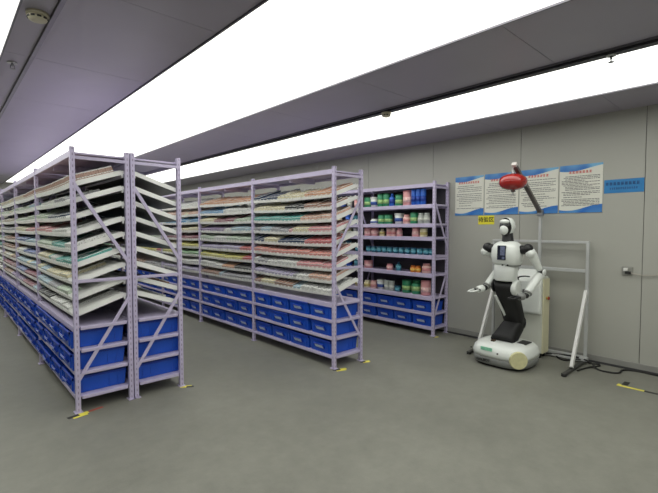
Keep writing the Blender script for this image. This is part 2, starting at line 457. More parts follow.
BAYN = ['nearest', 'second', 'third', 'fourth', 'fifth', 'sixth']
for rn, xl, y0, bay, side, bays, vis in PLAN:
    for bi, spec in enumerate(bays):
        ln = bay-.046; a = y0+bi*bay+.023
        for ti, runs in enumerate(spec):
            F = tray_frame(xl, a, TZ[ti], side)
            lane = 0
            if rn == 'leftmost rack' and bi == 0 and ti in (1, 2, 3, 6, 7, 8): lane = 2
            if rn == 'second rack' and bi == 0: lane = random.randint(2, 6)
            acc = lane*(ln-.04)/20
            for cname, share in runs:
                end = min(ln-.03, acc+share*(ln-.04))
                left = end-acc; G = (ln-.04)/20
                # one product after another, each filling a few lanes between the dividers
                while left > G*.6 and lane < 20:
                    w_ = G; nl = random.randint(2, 5); d_ = random.uniform(.07, .115); h_ = random.uniform(.056, .08); wj0 = G-random.uniform(.008, .02)
                    if ti == 0 and rn == 'leftmost rack': h_ = .1; d_ = .06
                    col = cname
                    if random.random() < .09: col = random.choice(['white', 'cream', 'grey', 'pale blue'])
                    fill = random.uniform(.7, 1.0)
                    if random.random() < .06: fill = .3
                    if rn == 'leftmost rack' and bi == 0 and ti == 0: fill = 1
                    for _ in range(nl):
                        if left < G*.6 or lane >= 20: left = 0; break
                        lane += 1
                        nd = max(1, int((.425*min(1, fill*random.uniform(.85, 1.1)))/(d_+.002)))
                        for q in range(nd):
                            sx = .006+q*(d_+.002); sy = .02+(lane-1)*G+(G-wj0)/2
                            yc = sy+wj0/2
                            sag = -.010*(1-(2*yc/ln-1)**2)
                            wj = wj0
                            hj = h_ + (random.choice((0, 0, 0, -.004)))
                            W = F @ Vector((sx, yc, sag))
                            dist = (W-Vector((0, 0, 1.6))).length
                            if q == 0 and side > 0:
                                # how large the face shows: front face towards -x, top, near side
                                v = (W-Vector((0, 0, 1.6)))/dist
                                sc = (abs(v.x)*wj*hj*1.0 + abs(v.y)*d_*hj*.3 + max(0, -v.z)*wj*d_)/dist**2
                            else: sc = 0
                            cand.append((sc, F, (sx, sy, sag+.0042), (d_, wj, hj), col, lane, ti, bi, rn, cname))
                        left -= G
                acc = end
cand.sort(key=lambda t: -t[0])
lane_max = {}
for c_ in cand: pass
unit = {}
def unit_box(col):
    if col not in unit:
        m = MB(); m.box(0, 1, 0, 1, 0, 1); o = m.build('medicine_carton', cm(col)); unit[col] = o.data; bpy.data.objects.remove(o)
    return unit[col]
NIND = 296
for sc, F, p, d, col, lane, ti, bi, rn, cn in cand[:NIND]:
    o = bpy.data.objects.new('medicine_carton', unit_box(col)); COL.objects.link(o)
    o.matrix_world = F @ Matrix.Translation(p) @ Matrix.Diagonal((d[0], d[1], d[2], 1))
    tag(o, '%s carton, %s lane from near post, %s tray down, %s bay of %s' % (col, ORD[lane], ORD[ti+1], BAYN[bi], rn), 'medicine carton', 'medicine cartons on the sloping trays')
m = MB(); names = sorted(PAL); 
for sc, F, p, d, col, lane, ti, bi, rn, cn in cand[NIND:]:
    m.mi = names.index(col)
    m.box(p[0], p[0]+d[0], p[1], p[1]+d[1], p[2], p[2]+d[2], F)
o = m.build('medicine_cartons', [cm(n) for n in names])
tag(o, 'mass of small printed medicine cartons filling the sloping trays behind the front ones', 'medicine cartons', kind='stuff')

# ------------------------------------------------------------------ cans and bottles on the wall rack
def uy(u, x=5.43):
    a = math.radians(47.4)-math.atan((u-329)/424.0); return x*math.tan(a)
CCOL = {'green': (50, 136, 96), 'white': (214, 218, 214), 'blue': (40, 96, 190), 'pink': (222, 160, 160), 'cream': (222, 214, 176), 'teal': (52, 122, 140),
        'orange': (216, 136, 52), 'grey': (168, 174, 168), 'pale pink': (226, 186, 178)}
BAND = {'green': (150, 186, 120), 'white': (50, 80, 150), 'blue': (24, 60, 150), 'pink': (230, 190, 186), 'cream': (190, 176, 110), 'teal': (90, 160, 176), 'orange': (240, 190, 90), 'grey': (196, 200, 190), 'pale pink': (206, 140, 140)}
LID = {'green': (30, 110, 70), 'white': (230, 232, 230), 'blue': (50, 110, 210), 'pink': (214, 140, 146), 'cream': (230, 224, 196), 'teal': (40, 90, 120), 'orange': (200, 110, 40), 'grey': (190, 196, 190), 'pale pink': (220, 160, 158)}
def can(y, z, r, h, col, lb, shape, cat, grp, x=None):
    x = 5.325+.05+r+.01 if x is None else x
    t = thing(shape, lb, cat, (x, y, z+.001), 0, grp)
    n = 22
    if shape == 'tin_can':
        MB().loft([(0, 0, 0), (0, 0, .004), (0, 0, h*.9), (0, 0, h*.92)], [r*.96, r, r, r*.97], n).build('can_body', mat('can_'+col, CCOL[col], .35, .1), t)
        MB().loft([(0, 0, h*.92), (0, 0, h*.97), (0, 0, h)], [r*1.02, r*1.02, r*.96], n).build('lid', mat('lid_'+col, LID[col], .4), t)
    elif shape == 'cup':
        MB().loft([(0, 0, 0), (0, 0, h*.88)], [r*.82, r*.98], n).build('cup_body', mat('can_'+col, CCOL[col], .35, .1), t)
        MB().loft([(0, 0, h*.88), (0, 0, h)], [r*1.05, r*1.02], n).build('lid', mat('lid_'+col, LID[col], .4), t)
    elif shape == 'medicine_jar':
        MB().loft([(0, 0, 0), (0, 0, .006), (0, 0, h*.7), (0, 0, h*.78)], [r*.94, r, r, r*.8], n).build('jar_body', mat('can_'+col, CCOL[col], .35, .05), t)
        MB().loft([(0, 0, h*.78), (0, 0, h)], [r*.8, r*.78], n).build('lid', mat('lid_'+col, LID[col], .4), t)
    else:
        MB().loft([(0, 0, 0), (0, 0, .006), (0, 0, h*.66), (0, 0, h*.76), (0, 0, h*.82)], [r*.94, r, r, r*.5, r*.42], n).build('bottle_body', mat('can_'+col, CCOL[col], .3, .05), t)
        MB().loft([(0, 0, h*.82), (0, 0, h)], [r*.5, r*.48], n).build('cap', mat('lid_'+col, LID[col], .4), t)
    k = r*1.012
    MB().loft([(0, 0, h*.22), (0, 0, h*.55)], [k*(1 if shape != 'cup' else .93), k*(1 if shape != 'cup' else .96)], n).build('label_band', mat('band_'+col, BAND[col], .5, 0, .25, 30), t)
    return t
SN = ['top', 'second', 'third', 'fourth', 'fifth', 'sixth']
ITEMS = [  # shelf, u0, u1, height, colour, shape, count
 (0, 362.5, 369, .17, 'green', 'tin_can', 1), (0, 370, 377, .165, 'white', 'cup', 1), (0, 377.5, 389, .21, 'green', 'tin_can', 2), (0, 389.5, 394.3, .2, 'blue', 'medicine_bottle', 1),
 (0, 395, 401.5, .175, 'green', 'tin_can', 1), (0, 402, 411, .235, 'pink', 'tin_can', 1), (0, 411.5, 425.5, .24, 'blue', 'tin_can', 3),
 (1, 370, 377, .085, 'white', 'medicine_jar', 1), (1, 378, 391, .15, 'green', 'tin_can', 2), (1, 393.5, 402.5, .165, 'white', 'cup', 1), (1, 403, 409.5, .14, 'pale pink', 'medicine_jar', 1),
 (1, 410, 417, .17, 'green', 'tin_can', 1), (1, 418, 429.5, .16, 'grey', 'medicine_jar', 2),
 (2, 362.5, 369, .135, 'pink', 'tin_can', 1), (2, 371, 377.5, .135, 'pink', 'medicine_jar', 1), (2, 380, 384.5, .12, 'cream', 'medicine_bottle', 1), (2, 387, 396, .135, 'pale pink', 'tin_can', 2),
 (2, 397, 402, .13, 'pink', 'medicine_jar', 1), (2, 412, 419, .145, 'pink', 'tin_can', 1), (2, 420, 426.5, .125, 'cream', 'tin_can', 1),
 (4, 363, 372, .125, 'pink', 'tin_can', 1), (4, 387, 392.5, .095, 'pink', 'medicine_jar', 1), (4, 396.5, 401, .135, 'teal', 'medicine_bottle', 1), (4, 411, 421, .1, 'orange', 'medicine_jar', 2),
 (4, 422, 430, .14, 'pale pink', 'medicine_jar', 1),
 (5, 364, 370, .12, 'cream', 'medicine_jar', 1), (5, 371, 376.5, .125, 'pale pink', 'tin_can', 1), (5, 377, 384, .155, 'white', 'cup', 1), (5, 385, 394.5, .16, 'grey', 'tin_can', 2),
 (5, 395, 400.5, .09, 'teal', 'cup', 1), (5, 401.5, 411, .2, 'green', 'tin_can', 1), (5, 411.5, 420, .21, 'green', 'medicine_jar', 1), (5, 421, 429.5, .22, 'pink', 'tin_can', 1)]
row = {}
for sh, u0, u1, h, col, shp, n in ITEMS:
    ya, yb = uy(u1), uy(u0); w_ = (yb-ya)/n
    for q in range(n):
        row.setdefault(sh, []).append((ya+w_*(q+.5), min(w_*.48, .075), h, col, shp))
row[3] = [(3.61+.117*i, .05, .098, 'teal', 'cup') for i in range(12)]
NICE = {'tin_can': 'can', 'cup': 'lidded cup', 'medicine_jar': 'jar', 'medicine_bottle': 'bottle'}
for sh, lst in row.items():
    lst.sort()
    for i, (y, r, h, col, shp) in enumerate(lst):
        y = max(3.535+.035+r, min(y, 3.535+RBAY-.035-r))
        can(y, SH_RW[sh]+.002, r, h, col, '%s %s standing %s from the right on the %s shelf of the wall rack' % (col, NICE[shp], ORD[i+1], SN[sh]),
            shp, NICE[shp], 'containers on the wall rack')
rr = random.Random(3)
for sh in range(6):
    for i in range(6):
        col = rr.choice(['green', 'pink', 'white', 'blue', 'cream', 'grey', 'teal']) if sh != 3 else 'teal'
        shp = rr.choice(['tin_can', 'medicine_jar', 'cup']) if sh != 3 else 'cup'
        can(5.18+.2*i+rr.uniform(-.03, .03), SH_RW[sh]+.002, rr.uniform(.045, .07), rr.uniform(.1, .19), col,
            '%s %s, %s from the middle post, %s shelf, far bay of wall rack' % (col, NICE[shp], ORD[i+1], SN[sh]), shp, NICE[shp], 'containers on the wall rack')

# ------------------------------------------------------------------ floor markers at the rack feet
YEL = mat('tape_yellow', (226, 216, 84), .5); BLK = mat('tape_black', (28, 28, 26), .5); REDT = mat('tape_red', (164, 78, 66), .6, 0, .15, 20)
def foot_mark(x, y, rz, lb, s=1.0, red=False):
    t = thing('floor_marker_tape', lb, 'floor tape', (x, y, 0), rz, 'marker tapes at the rack feet')
    z = .0015
    MB().box(-.09*s, .0*s, -.022*s, .022*s, .0002, z).build('black_strip', BLK, t)
    MB().box(.0*s, .075*s, -.022*s, .022*s, .0002, z).build('yellow_strip', YEL, t)
    m = MB(); m.box(-.06*s, .055*s, -.05*s, -.022*s, .0002, z*.9); m.build('yellow_edge', YEL, t)
    if red:
        MB().box(.08, .20, -.01, .02, .0002, z).build('red_strip', REDT, t)
foot_mark(.838, 4.075, .18, 'yellow and black tape with a red end at the leftmost rack foot', 1, True)
foot_mark(1.79, 4.07, 2.6, 'yellow and black tape at the right foot of the second rack', .8)
foot_mark(3.30, 3.40, -.35, 'yellow and black tape at the near aisle foot of the middle rack', 1)
foot_mark(3.72, 3.40, -.25, 'yellow and black tape at the near right foot of the middle rack', .8)
foot_mark(5.33, 3.48, -.3, 'short yellow and black tape at the near foot of the wall rack', .6)
t = thing('floor_boundary_tape', 'yellow and black striped floor tape running out of frame by the cable', 'floor tape', (5.05, 1.1, 0))
y = .02; kk = 0
while y > -1.3:
    MB().box(-.02, .02, y-.2, y, .0002, .0018).build('yellow_dash' if kk % 2 == 0 else 'black_dash', YEL if kk % 2 == 0 else BLK, t); y -= .2; kk += 1
MB().box(-.02, .05, .021, .05, .0002, .0017).build('yellow_dash', YEL, t)
MB().box(.05, .17, -.03, .02, .0002, .0018).build('black_dash', BLK, t)

# ------------------------------------------------------------------ posters and signs on the wall
PW = mat('poster_paper', (222, 222, 212), .35, 0, .03)
def art_blue():
    m = bpy.data.materials.new('poster_blue_print'); m.use_nodes = True
    nt = m.node_tree; N = nt.nodes; L = nt.links; b = N['Principled BSDF']; b.inputs['Roughness'].default_value = .35
    tc = N.new('ShaderNodeTexCoord'); wv = N.new('ShaderNodeTexWave'); wv.inputs['Scale'].default_value = 2.2; wv.inputs['Distortion'].default_value = 5
    L.new(tc.outputs['Object'], wv.inputs['Vector']); cr = N.new('ShaderNodeValToRGB')
    cr.color_ramp.elements[0].color = srgb(36, 106, 190); cr.color_ramp.elements[1].color = srgb(120, 184, 222)
    L.new(wv.outputs['Fac'], cr.inputs['Fac']); L.new(cr.outputs['Color'], b.inputs['Base Color']); return m
ART = art_blue()
TXT = mat('print_dark', (92, 92, 92), .5); TXR = mat('print_red', (206, 60, 56), .5)
XS = X1-.001
def wallbox(m, y0, y1, z0, z1, th, base=0):  # y0 > y1 runs left to right as seen
    m.box(XS-base-th, XS-base, min(y0, y1), max(y0, y1), z0, z1)
pr_ = random.Random(11)
def poster(yl, yr, z0, z1, lb, nchar, dense):
    t = thing('wall_poster', lb, 'poster', (XS, (yl+yr)/2, z0), 0, 'rule posters in a row on the wall')
    W = yl-yr; H = z1-z0; cy = (yl+yr)/2
    def B(m, a, b, za, zb, d0, d1): m.box(-d1, -d0, W/2-b, W/2-a, za, zb)  # a,b measured from the left edge as seen
    m = MB(); B(m, 0, W, 0, H, 0, .008); m.build('poster_board', PW, t, bevel=.001)
    for top in (True, False):
        m = MB(); n = 20; z = []
        for i in range(n+1):
            s = i/n
            if top: z.append((H, H-.055-.035*math.sin(s*PI*1.1+.4)*(1-s*.4)+.02*s))
            else: z.append((0, .05+.028*math.sin(s*PI*1.4+3.6)+.02*s))
        for i in range(n):
            ya, yb = W/2-W*i/n, W/2-W*(i+1)/n; o_ = -.0085
            (a1, a2), (b1, b2) = z[i], z[i+1]
            m.hexa([Vector(q) for q in ((o_, yb, min(b1, b2)), (-.0079, yb, min(b1, b2)), (-.0079, ya, min(a1, a2)), (o_, ya, min(a1, a2)),
                                        (o_, yb, max(b1, b2)), (-.0079, yb, max(b1, b2)), (-.0079, ya, max(a1, a2)), (o_, ya, max(a1, a2)))])
        m.build('header_band' if top else 'footer_band', ART, t)
    m = MB(); s = min(.032, W*.72/nchar); x = (W-nchar*s*1.15)/2; zt = H-.105
    for i in range(nchar):  # dense strokes, one block per character
        a = x+i*s*1.15
        for r in range(3): B(m, a, a+s*pr_.uniform(.7, 1), zt+s*(r*.36), zt+s*(r*.36+.18), .0085, .0092)
        B(m, a+s*.38, a+s*.54, zt, zt+s*.95, .0085, .0092)
    m.build('title_print', TXR, t)
    m = MB(); z = H-.135; 
    while z > .085:
        a = .025 + (pr_.choice((0, .02, .04)))
        e = W-.03 - (pr_.uniform(0, .2) if pr_.random() < .35 else 0)
        while a < e:
            g = pr_.uniform(.012, .05)
            B(m, a, min(a+g, e), z-.0075, z, .0079, .0089); a += g+pr_.uniform(.003, .008)
        z -= dense if pr_.random() < .8 else dense*1.5
    m.build('text_print', TXT, t)
poster(3.415, 2.965, 1.785, 2.35, 'leftmost blue-edged white rules poster, beside the wall rack', 9, .026)
poster(2.95, 2.475, 1.785, 2.355, 'second blue-edged rules poster, above the yellow sign and behind the red canister', 8, .023)
poster(2.46, 1.98, 1.785, 2.36, 'third blue-edged rules poster, crossed by the tilted boom', 7, .022)
poster(1.965, 1.497, 1.785, 2.365, 'rightmost blue-edged rules poster, densest in print, beside the blue banner', 7, .018)

def text(body, size, m, parent, loc, name='lettering', bold=0, ext=.0006, rotz=-PI/2, align='CENTER', sx=1):
    cu = bpy.data.curves.new(name, 'FONT'); cu.body = body; cu.size = size; cu.align_x = align; cu.align_y = 'CENTER'; cu.extrude = ext; cu.offset = bold
    o = bpy.data.objects.new(name, cu); COL.objects.link(o); cu.materials.append(m); o.parent = parent
    o.location = loc; o.rotation_euler = (PI/2, 0, rotz); o.scale = (sx, 1, 1)
    return o
t = thing('area_sign', 'small yellow sign with bold black characters under the second poster', 'sign', (XS, 2.925, 1.63))
MB().box(-.004, 0, -.118, .118, 0.02, .145).build('sign_plate', mat('sign_yellow', (232, 222, 60), .4, 0, .03), t, bevel=.001)
text('待验区', .078, mat('sign_black', (20, 20, 18), .5), t, (-.005, 0, .084), bold=.0012)

t = thing('wall_banner', 'long blue strip banner with darker blue lettering right of the posters', 'banner', (XS, 1.30, 2.0))
MB().box(-.003, 0, -.198, .185, .0, .155).build('banner_strip', mat('banner_blue', (40, 124, 186), .5, 0, .06, 5), t, bevel=.0008)
DB = mat('banner_print', (18, 62, 118), .5)
m = MB()
for i in range(9):
    a = .165-.037*i; s = .027
    for r in range(3): m.box(-.0042, -.003, a-s*pr_.uniform(.7, 1), a, .092+s*r*.42, .092+s*(r*.42+.2))
    for q in (.15, .6): m.box(-.0042, -.003, a-s*(q+.16), a-s*q, .088, .125)
m.build('title_print', DB, t)
m = MB()
for i in range(13):
    a = .125-.021*i; s = .015
    m.box(-.0042, -.003, a-s*.3, a, .04, .064)
    for r in range(2): m.box(-.0042, -.003, a-s*pr_.uniform(.6, 1), a, .042+r*.012, .047+r*.012)
m.build('subtitle_print', DB, t)

# socket with its cord
t = thing('wall_socket', 'grey wall socket with white plug at right of the wall', 'socket', (XS, 1.235, 1.115))
MB().box(-.012, 0, -.055, .05, -.05, .05).build('face_plate', mat('socket_steel', (158, 158, 152), .35, .4), t, bevel=.004)
MB().box(-.045, -.012, -.012, .03, .0, .034).build('plug', mat('plug_white', (226, 226, 222), .4), t, bevel=.005)
MB().box(-.038, -.012, -.042, .014, -.032, -.004).build('adapter', DARK, t, bevel=.004)
def tube(name, pts, r, m, label=None, cat=None, parent=None):
    cu = bpy.data.curves.new(name, 'CURVE'); cu.dimensions = '3D'; cu.bevel_depth = r; cu.bevel_resolution = 3; cu.resolution_u = 10
    sp = cu.splines.new('BEZIER'); sp.bezier_points.add(len(pts)-1)
    for p, q in zip(sp.bezier_points, pts): p.co = q; p.handle_left_type = p.handle_right_type = 'AUTO'
    cu.materials.append(m); o = bpy.data.objects.new(name, cu); COL.objects.link(o)
    if parent: o.parent = parent
    if label: tag(o, label, cat)
    return o
tube('power_cord', [(-.03, -.03, -.012), (-.03, -.09, -.03), (-.02, -.2, -.034), (-.02, -.34, -.008), (-.02, -.7, .06), (-.02, -1.2, .02)], .005, mat('cord_pale', (176, 170, 160), .5), parent=t)

# ------------------------------------------------------------------ aluminium stand
t = thing('display_stand', 'tall aluminium profile stand with white slanted struts against the wall', 'stand', (5.62, 2.15, 0))
def prof(name, a, b, w=.034, m=ALU):
    o = MB().bar(a, b, w, w).build(name, m, t, bevel=.004); return o
prof('upright', (0, -.545, .05), (0, -.545, 1.445)); prof('upright', (0, .60, .05), (0, .60, 1.41)); prof('upright', (0, .0, .05), (0, .0, 1.80))
prof('crossbar', (-.0, -.53, 1.43), (0, .62, 1.43), .03); prof('crossbar', (0, -.528, 1.09), (0, .58, 1.09), .04)
prof('crossbar', (0, -.528, .055), (0, .58, .055), .036); prof('crossbar', (-.05, -.5, .03), (-.05, .55, .03), .026)
WP = mat('strut_white', (222, 222, 220), .4)
for y in (-.545, .57):
    o = MB().bar((-.03, y, .86), (-.47, y, .045), .034, .05).build('strut', WP, t, bevel=.004)
    MB().bar((.06, y, .02), (-.72, y, .02), .04, .03).build('foot_beam', mat('foot_dark', (70, 70, 68), .45, .4), t, bevel=.004)
    MB().box(-.10, -.02, y-.04, y+.04, .035, .075).build('corner_bracket', ALU, t, bevel=.004)
    MB().cyl((-.7, y, .0), (-.7, y, .03), .028, 14).build('caster', DARK, t)
MB().box(-.02, .02, -.025, .025, .7, .76).build('clamp', STEEL, t, bevel=.004)
# boom from the top of the middle upright
dk = mat('boom_steel', (112, 106, 104), .35, .5)
MB().bar((.0, 0, 1.79), (-.69, .04, 2.335), .05, .038).build('boom', dk, t, bevel=.006)
MB().bar((-.67, .04, 2.32), (-.70, .04, 2.345), .056, .046).build('boom_cap', mat('cap_pale', (206, 200, 196), .4), t, bevel=.004)
MB().box(-.035, .02, -.035, .035, 1.75, 1.83).build('boom_joint', STEEL, t, bevel=.006)

t = thing('fire_extinguisher_canister', 'glossy red oval canister with a nozzle hanging from the boom above the robot', 'canister', (4.94, 2.205, 2.135))
MB().ell((0, 0, 0), (.152, .152, .096), 36, 18, .9).build('canister_body', RED, t)
MB().cyl((0, 0, .085), (0, 0, .12), .022, 16).build('top_fitting', STEEL, t)
tube('hanging_hook', [(0, 0, .115), (0, .012, .14), (0, 0, .165), (.0, 0, .19)], .006, ALU, parent=t)
m = MB(); m.loft([(0, 0, -.088), (0, 0, -.105), (0, 0, -.12)], [.026, .024, .016], 16); m.build('nozzle_base', dk, t)
m = MB(); m.cyl((0, 0, -.12), (0, 0, -.15), .009, 10); m.cyl((0, 0, -.15), (0, 0, -.154), .022, 14)
m.build('sprinkler_nozzle', ALU, t)
MB().loft([(0, 0, -.008), (0, 0, .0), (0, 0, .008)], [.1515, .1535, .1515], 36).build('seam_ring', mat('red_seam', (150, 24, 20), .35), t)

# ------------------------------------------------------------------ white cabinet behind the robot
t = thing('charging_cabinet', 'upright white and cream cabinet with red button standing behind the robot', 'cabinet', (5.47, 2.19, 0))
m = MB(); m.box(-.09, .10, -.175, .28, .06, 1.0); m.build('cabinet_body', mat('cabinet_white', (206, 208, 198), .45, 0, .02), t, bevel=.012)
MB().box(-.09, .10, -.188, -.176, .06, .98).build('side_panel', CREAM, t, bevel=.003)
m = MB()
m.hexa([Vector(q) for q in ((-.15, -.17, .55), (.0, -.17, .52), (.0, .26, .52), (-.15, .26, .55), (-.14, -.17, .93), (.0, -.17, 1.10), (.0, .16, 1.10), (-.14, .16, .93))])
hd = m.build('upper_housing', WHITE, t, bevel=.03, seg=4)
tube('grab_handle', [(-.135, .10, .955), (-.17, .085, .985), (-.165, .02, 1.005), (-.12, -.03, 1.0)], .009, BLACK, parent=t)
MB().cyl((.0, -.188, .74), (.0, -.21, .74), .016, 14).build('button_collar', mat('collar_yellow', (190, 160, 60), .5), t)
MB().loft([(.0, -.21, .74), (.0, -.222, .74)], [.024, .02], 16, ref=(1, 0, 0)).build('stop_button', RED, t)
MB().box(-.153, -.149, -.02, .04, .80, .84).build('display', BLACK, t)
for a in (-.13, .15):
    for b_ in (-.05, .07): MB().cyl((b_, a, 0), (b_, a, .06), .025, 12).build('caster', DARK, t)

# ------------------------------------------------------------------ robot
t = thing('humanoid_robot', 'white and black humanoid robot on a wheeled oval base, arms held forward', 'robot', (4.90, 2.25, 0))
OX, OY = 4.90, 2.25
def P(x, y, z): return (x-OX, y-OY, z)
# base: rounded shell
def sup(cx, cy, rx, ry, z, e=.62, n=44):
    sg = lambda v: math.copysign(abs(v)**e, v)
    return [Vector((cx+rx*sg(math.cos(2*PI*k/n)), cy+ry*sg(math.sin(2*PI*k/n)), z)) for k in range(n)]
m = MB(); BY = -.005
m.rings([sup(.03, -.002, .27, .285, .018), sup(.03, -.002, .30, .315, .03), sup(.03, -.002, .31, .33, .07), sup(.03, -.002, .312, .332, .115)]); m.build('bumper_skirt', GREYP, t)
m = MB(); m.rings([sup(.03, -.002, .315, .335, .115), sup(.03, -.002, .318, .338, .16), sup(.03, -.002, .30, .32, .215), sup(.03, -.002, .265, .285, .25), sup(.035, -.002, .20, .22, .268), sup(.04, -.002, .08, .09, .272)])
m.build('base_shell', WHITE, t)
for a, b_ in ((-.2, -.2), (-.2, .2), (.25, -.2), (.25, .2)): MB().cyl((a, b_-.015, .031), (a, b_+.015, .031), .03, 16).build('wheel', DARK, t, bevel=.004)
m = MB(); m.rings([sup(.03, -.002, .285, .30, .006), sup(.03, -.002, .285, .30, .02)]); m.build('base_seal', DARK, t)
MB().box(-.01, .16, -.25, -.14, .262, .272).build('top_recess', BLACK, t, bevel=.003)
# yellowed round patch on the near corner, a shallow disc following the shell
n = Vector((-.72, -.69, 0)).normalized(); c_ = Vector((-.205, -.245, .13))
def disc(name, c, n, r, th, m_, sx=1):
    n = Vector(n).normalized(); mm = MB(); mm.loft([Vector(c), Vector(c)+n*th*.6, Vector(c)+n*th], [r, r, r*.93], 30, ref=(0, 0, 1)); return mm.build(name, m_, t)
disc('wheel_cover', c_, n, .098, .038, mat('patch_yellow', (206, 202, 158), .55, 0, .08, 25))
m = MB()
for q, (yy, ll) in enumerate(((.12, .1),)): m.box(-.292, -.284, yy-.105, yy+.03, .188, .226, None)
st = m.build('status_sticker', mat('sticker_green', (140, 206, 176), .4, 0, .2, 30), t)
for yy, zz in ((.27, .19), (-.05, .175)):
    disc('sensor_dot', (-.285, yy, zz), (-1, 0, 0), .009, .008, DARK)
disc('sensor_dot', (-.03, -.30, .185), (0, -1, .1), .01, .012, DARK); disc('sensor_dot', (.08, -.30, .195), (0, -1, .1), .024, .012, GREYP)
text('GALBOT', .042, mat('base_text', (50, 50, 50), .4), t, (-.286, .12, .072), 'base_lettering', bold=.0012, ext=.003)

# leg: black column folding at the knee
HB = mat('leg_black', (17, 17, 19), .6, 0, .1)
hip, knee, ank = P(4.87, 2.25, .975), P(5.10, 2.22, .455), P(4.90, 2.26, .27)
m = MB()
def slab(pts, wy, th):  # slab section in XZ, width along y
    out = []
    P_ = [Vector(p) for p in pts]
    for i, p in enumerate(P_):
        d = (P_[min(i+1, len(P_)-1)]-P_[max(i-1, 0)]).normalized(); nn = Vector((0, 1, 0)).cross(d).normalized()
        r = []
        for k in range(20):
            a = 2*PI*k/20; e = .55; sg = lambda v: math.copysign(abs(v)**e, v)
            r.append(p+Vector((0, 1, 0))*wy[i]*sg(math.cos(a))+nn*th[i]*sg(math.sin(a)))
        out.append(r)
    return out
hv, kv, av = Vector(hip), Vector(knee), Vector(ank)
m.rings(slab([hv+Vector((0, 0, .01)), hv.lerp(kv, .1), hv.lerp(kv, .5), hv.lerp(kv, .85), kv], [.112, .116, .114, .112, .108], [.095, .105, .1, .092, .084])); m.build('thigh', HB, t)
m = MB(); m.rings(slab([kv+Vector((-.01, 0, .03)), kv.lerp(av, .2), kv.lerp(av, .6), av.lerp(kv, .05), av+Vector((-.01, 0, -.02))], [.104, .115, .12, .13, .14], [.08, .098, .1, .105, .11])); m.build('shin', HB, t)
MB().cyl((kv.x-.0, kv.y-.106, kv.z+.01), (kv.x, kv.y+.106, kv.z+.01), .07, 24).build('knee_joint', HB, t, bevel=.008)
MB().bar((hv.x-.105, hv.y+.06, hv.z-.16), (kv.x-.13, kv.y+.06, kv.z+.09), .03, .012, (1, 0, 0)).build('thigh_trim', WHITE, t, bevel=.003)
MB().cyl((hv.x+.02, hv.y-.155, hv.z-.07), (hv.x+.02, hv.y-.09, hv.z-.07), .088, 28).build('hip_cover', WHITE, t, bevel=.02, seg=3)
MB().cyl((hv.x+.02, hv.y+.118, hv.z-.06), (hv.x+.02, hv.y+.14, hv.z-.06), .08, 28).build('hip_cover', BLACK, t, bevel=.01)
MB().cyl((av.x, av.y-.125, av.z-.0), (av.x, av.y+.135, av.z-.0), .06, 20).build('ankle_joint', BLACK, t, bevel=.008)
MB().box(-.15, -.10, .06, .1, .262, .285).build('latch', mat('latch_brown', (70, 56, 40), .5), t)
# pelvis and torso
UX, UY = 4.875-OX, 2.225-OY
def ring2(cx, cy, rx, ry, z, e=.7): return sup(cx, cy, rx, ry, z, e, 36)
m = MB(); m.rings([ring2(UX, UY+.015, .10, .105, .985), ring2(UX, UY+.015, .108, .116, 1.0), ring2(UX, UY+.015, .11, .12, 1.08), ring2(UX, UY+.01, .12, .13, 1.19)]); m.build('pelvis', WHITE, t)
m = MB(); m.rings([ring2(UX, UY, .09, .11, 1.165), ring2(UX-.005, UY, .114, .14, 1.175), ring2(UX-.012, UY, .13, .157, 1.205), ring2(UX-.015, UY, .138, .166, 1.28), ring2(UX-.012, UY, .135, .163, 1.36),
                   ring2(UX-.005, UY, .118, .145, 1.405), ring2(UX, UY, .085, .11, 1.435), ring2(UX, UY, .06, .07, 1.448)]); m.build('torso', WHITE, t)
MB().rings([ring2(UX, UY, .117, .143, 1.163), ring2(UX, UY, .117, .143, 1.174)]).build('waist_seam', GREYP, t)
# chest display
Mx = Matrix.Translation((UX-.15, UY+.0, 1.318)) @ Matrix.Rotation(math.radians(3), 4, 'Y')
MB().box(-.012, .01, -.048, .048, -.082, .082, Mx).build('chest_display', mat('display_dark', (26, 30, 48), .2, 0, .2), t, bevel=.004)
m = MB(); m.box(-.0135, -.012, -.04, .012, -.03, .072, Mx); m.box(-.0135, -.012, -.04, -.01, -.074, -.045, Mx); m.build('display_picture', mat('display_blue', (112, 120, 150), .3, 0, .5, 25), t)
for yy in (-.06, .0): disc('torso_port', (UX-.118, UY+yy, 1.178), (-1, 0, -.3), .009, .012, DARK)
# neck and head
m = MB(); m.loft([(UX, UY, 1.43), (UX, UY, 1.46), (UX-.005, UY, 1.53), (UX-.005, UY, 1.56)], [.082, .064, .058, .052], 24); m.build('neck', BLACK, t)
HXc, HYc, HZc = UX-.012, UY+.0, 1.615
def head_rings(dx, s, zs):
    out = []
    for z, rx, ry, ox in zs: out.append(sup(HXc+dx+ox, HYc, rx*s, ry*s, HZc+z, .9, 32))
    return out
m = MB(); m.rings(head_rings(0, 1, [(-.098, .03, .03, .015), (-.088, .058, .048, .012), (-.05, .083, .066, .006), (0, .094, .076, 0), (.045, .092, .074, 0), (.08, .07, .058, .004), (.1, .04, .034, .008), (.105, .014, .012, .008)])); m.build('head_shell', WHITE, t)
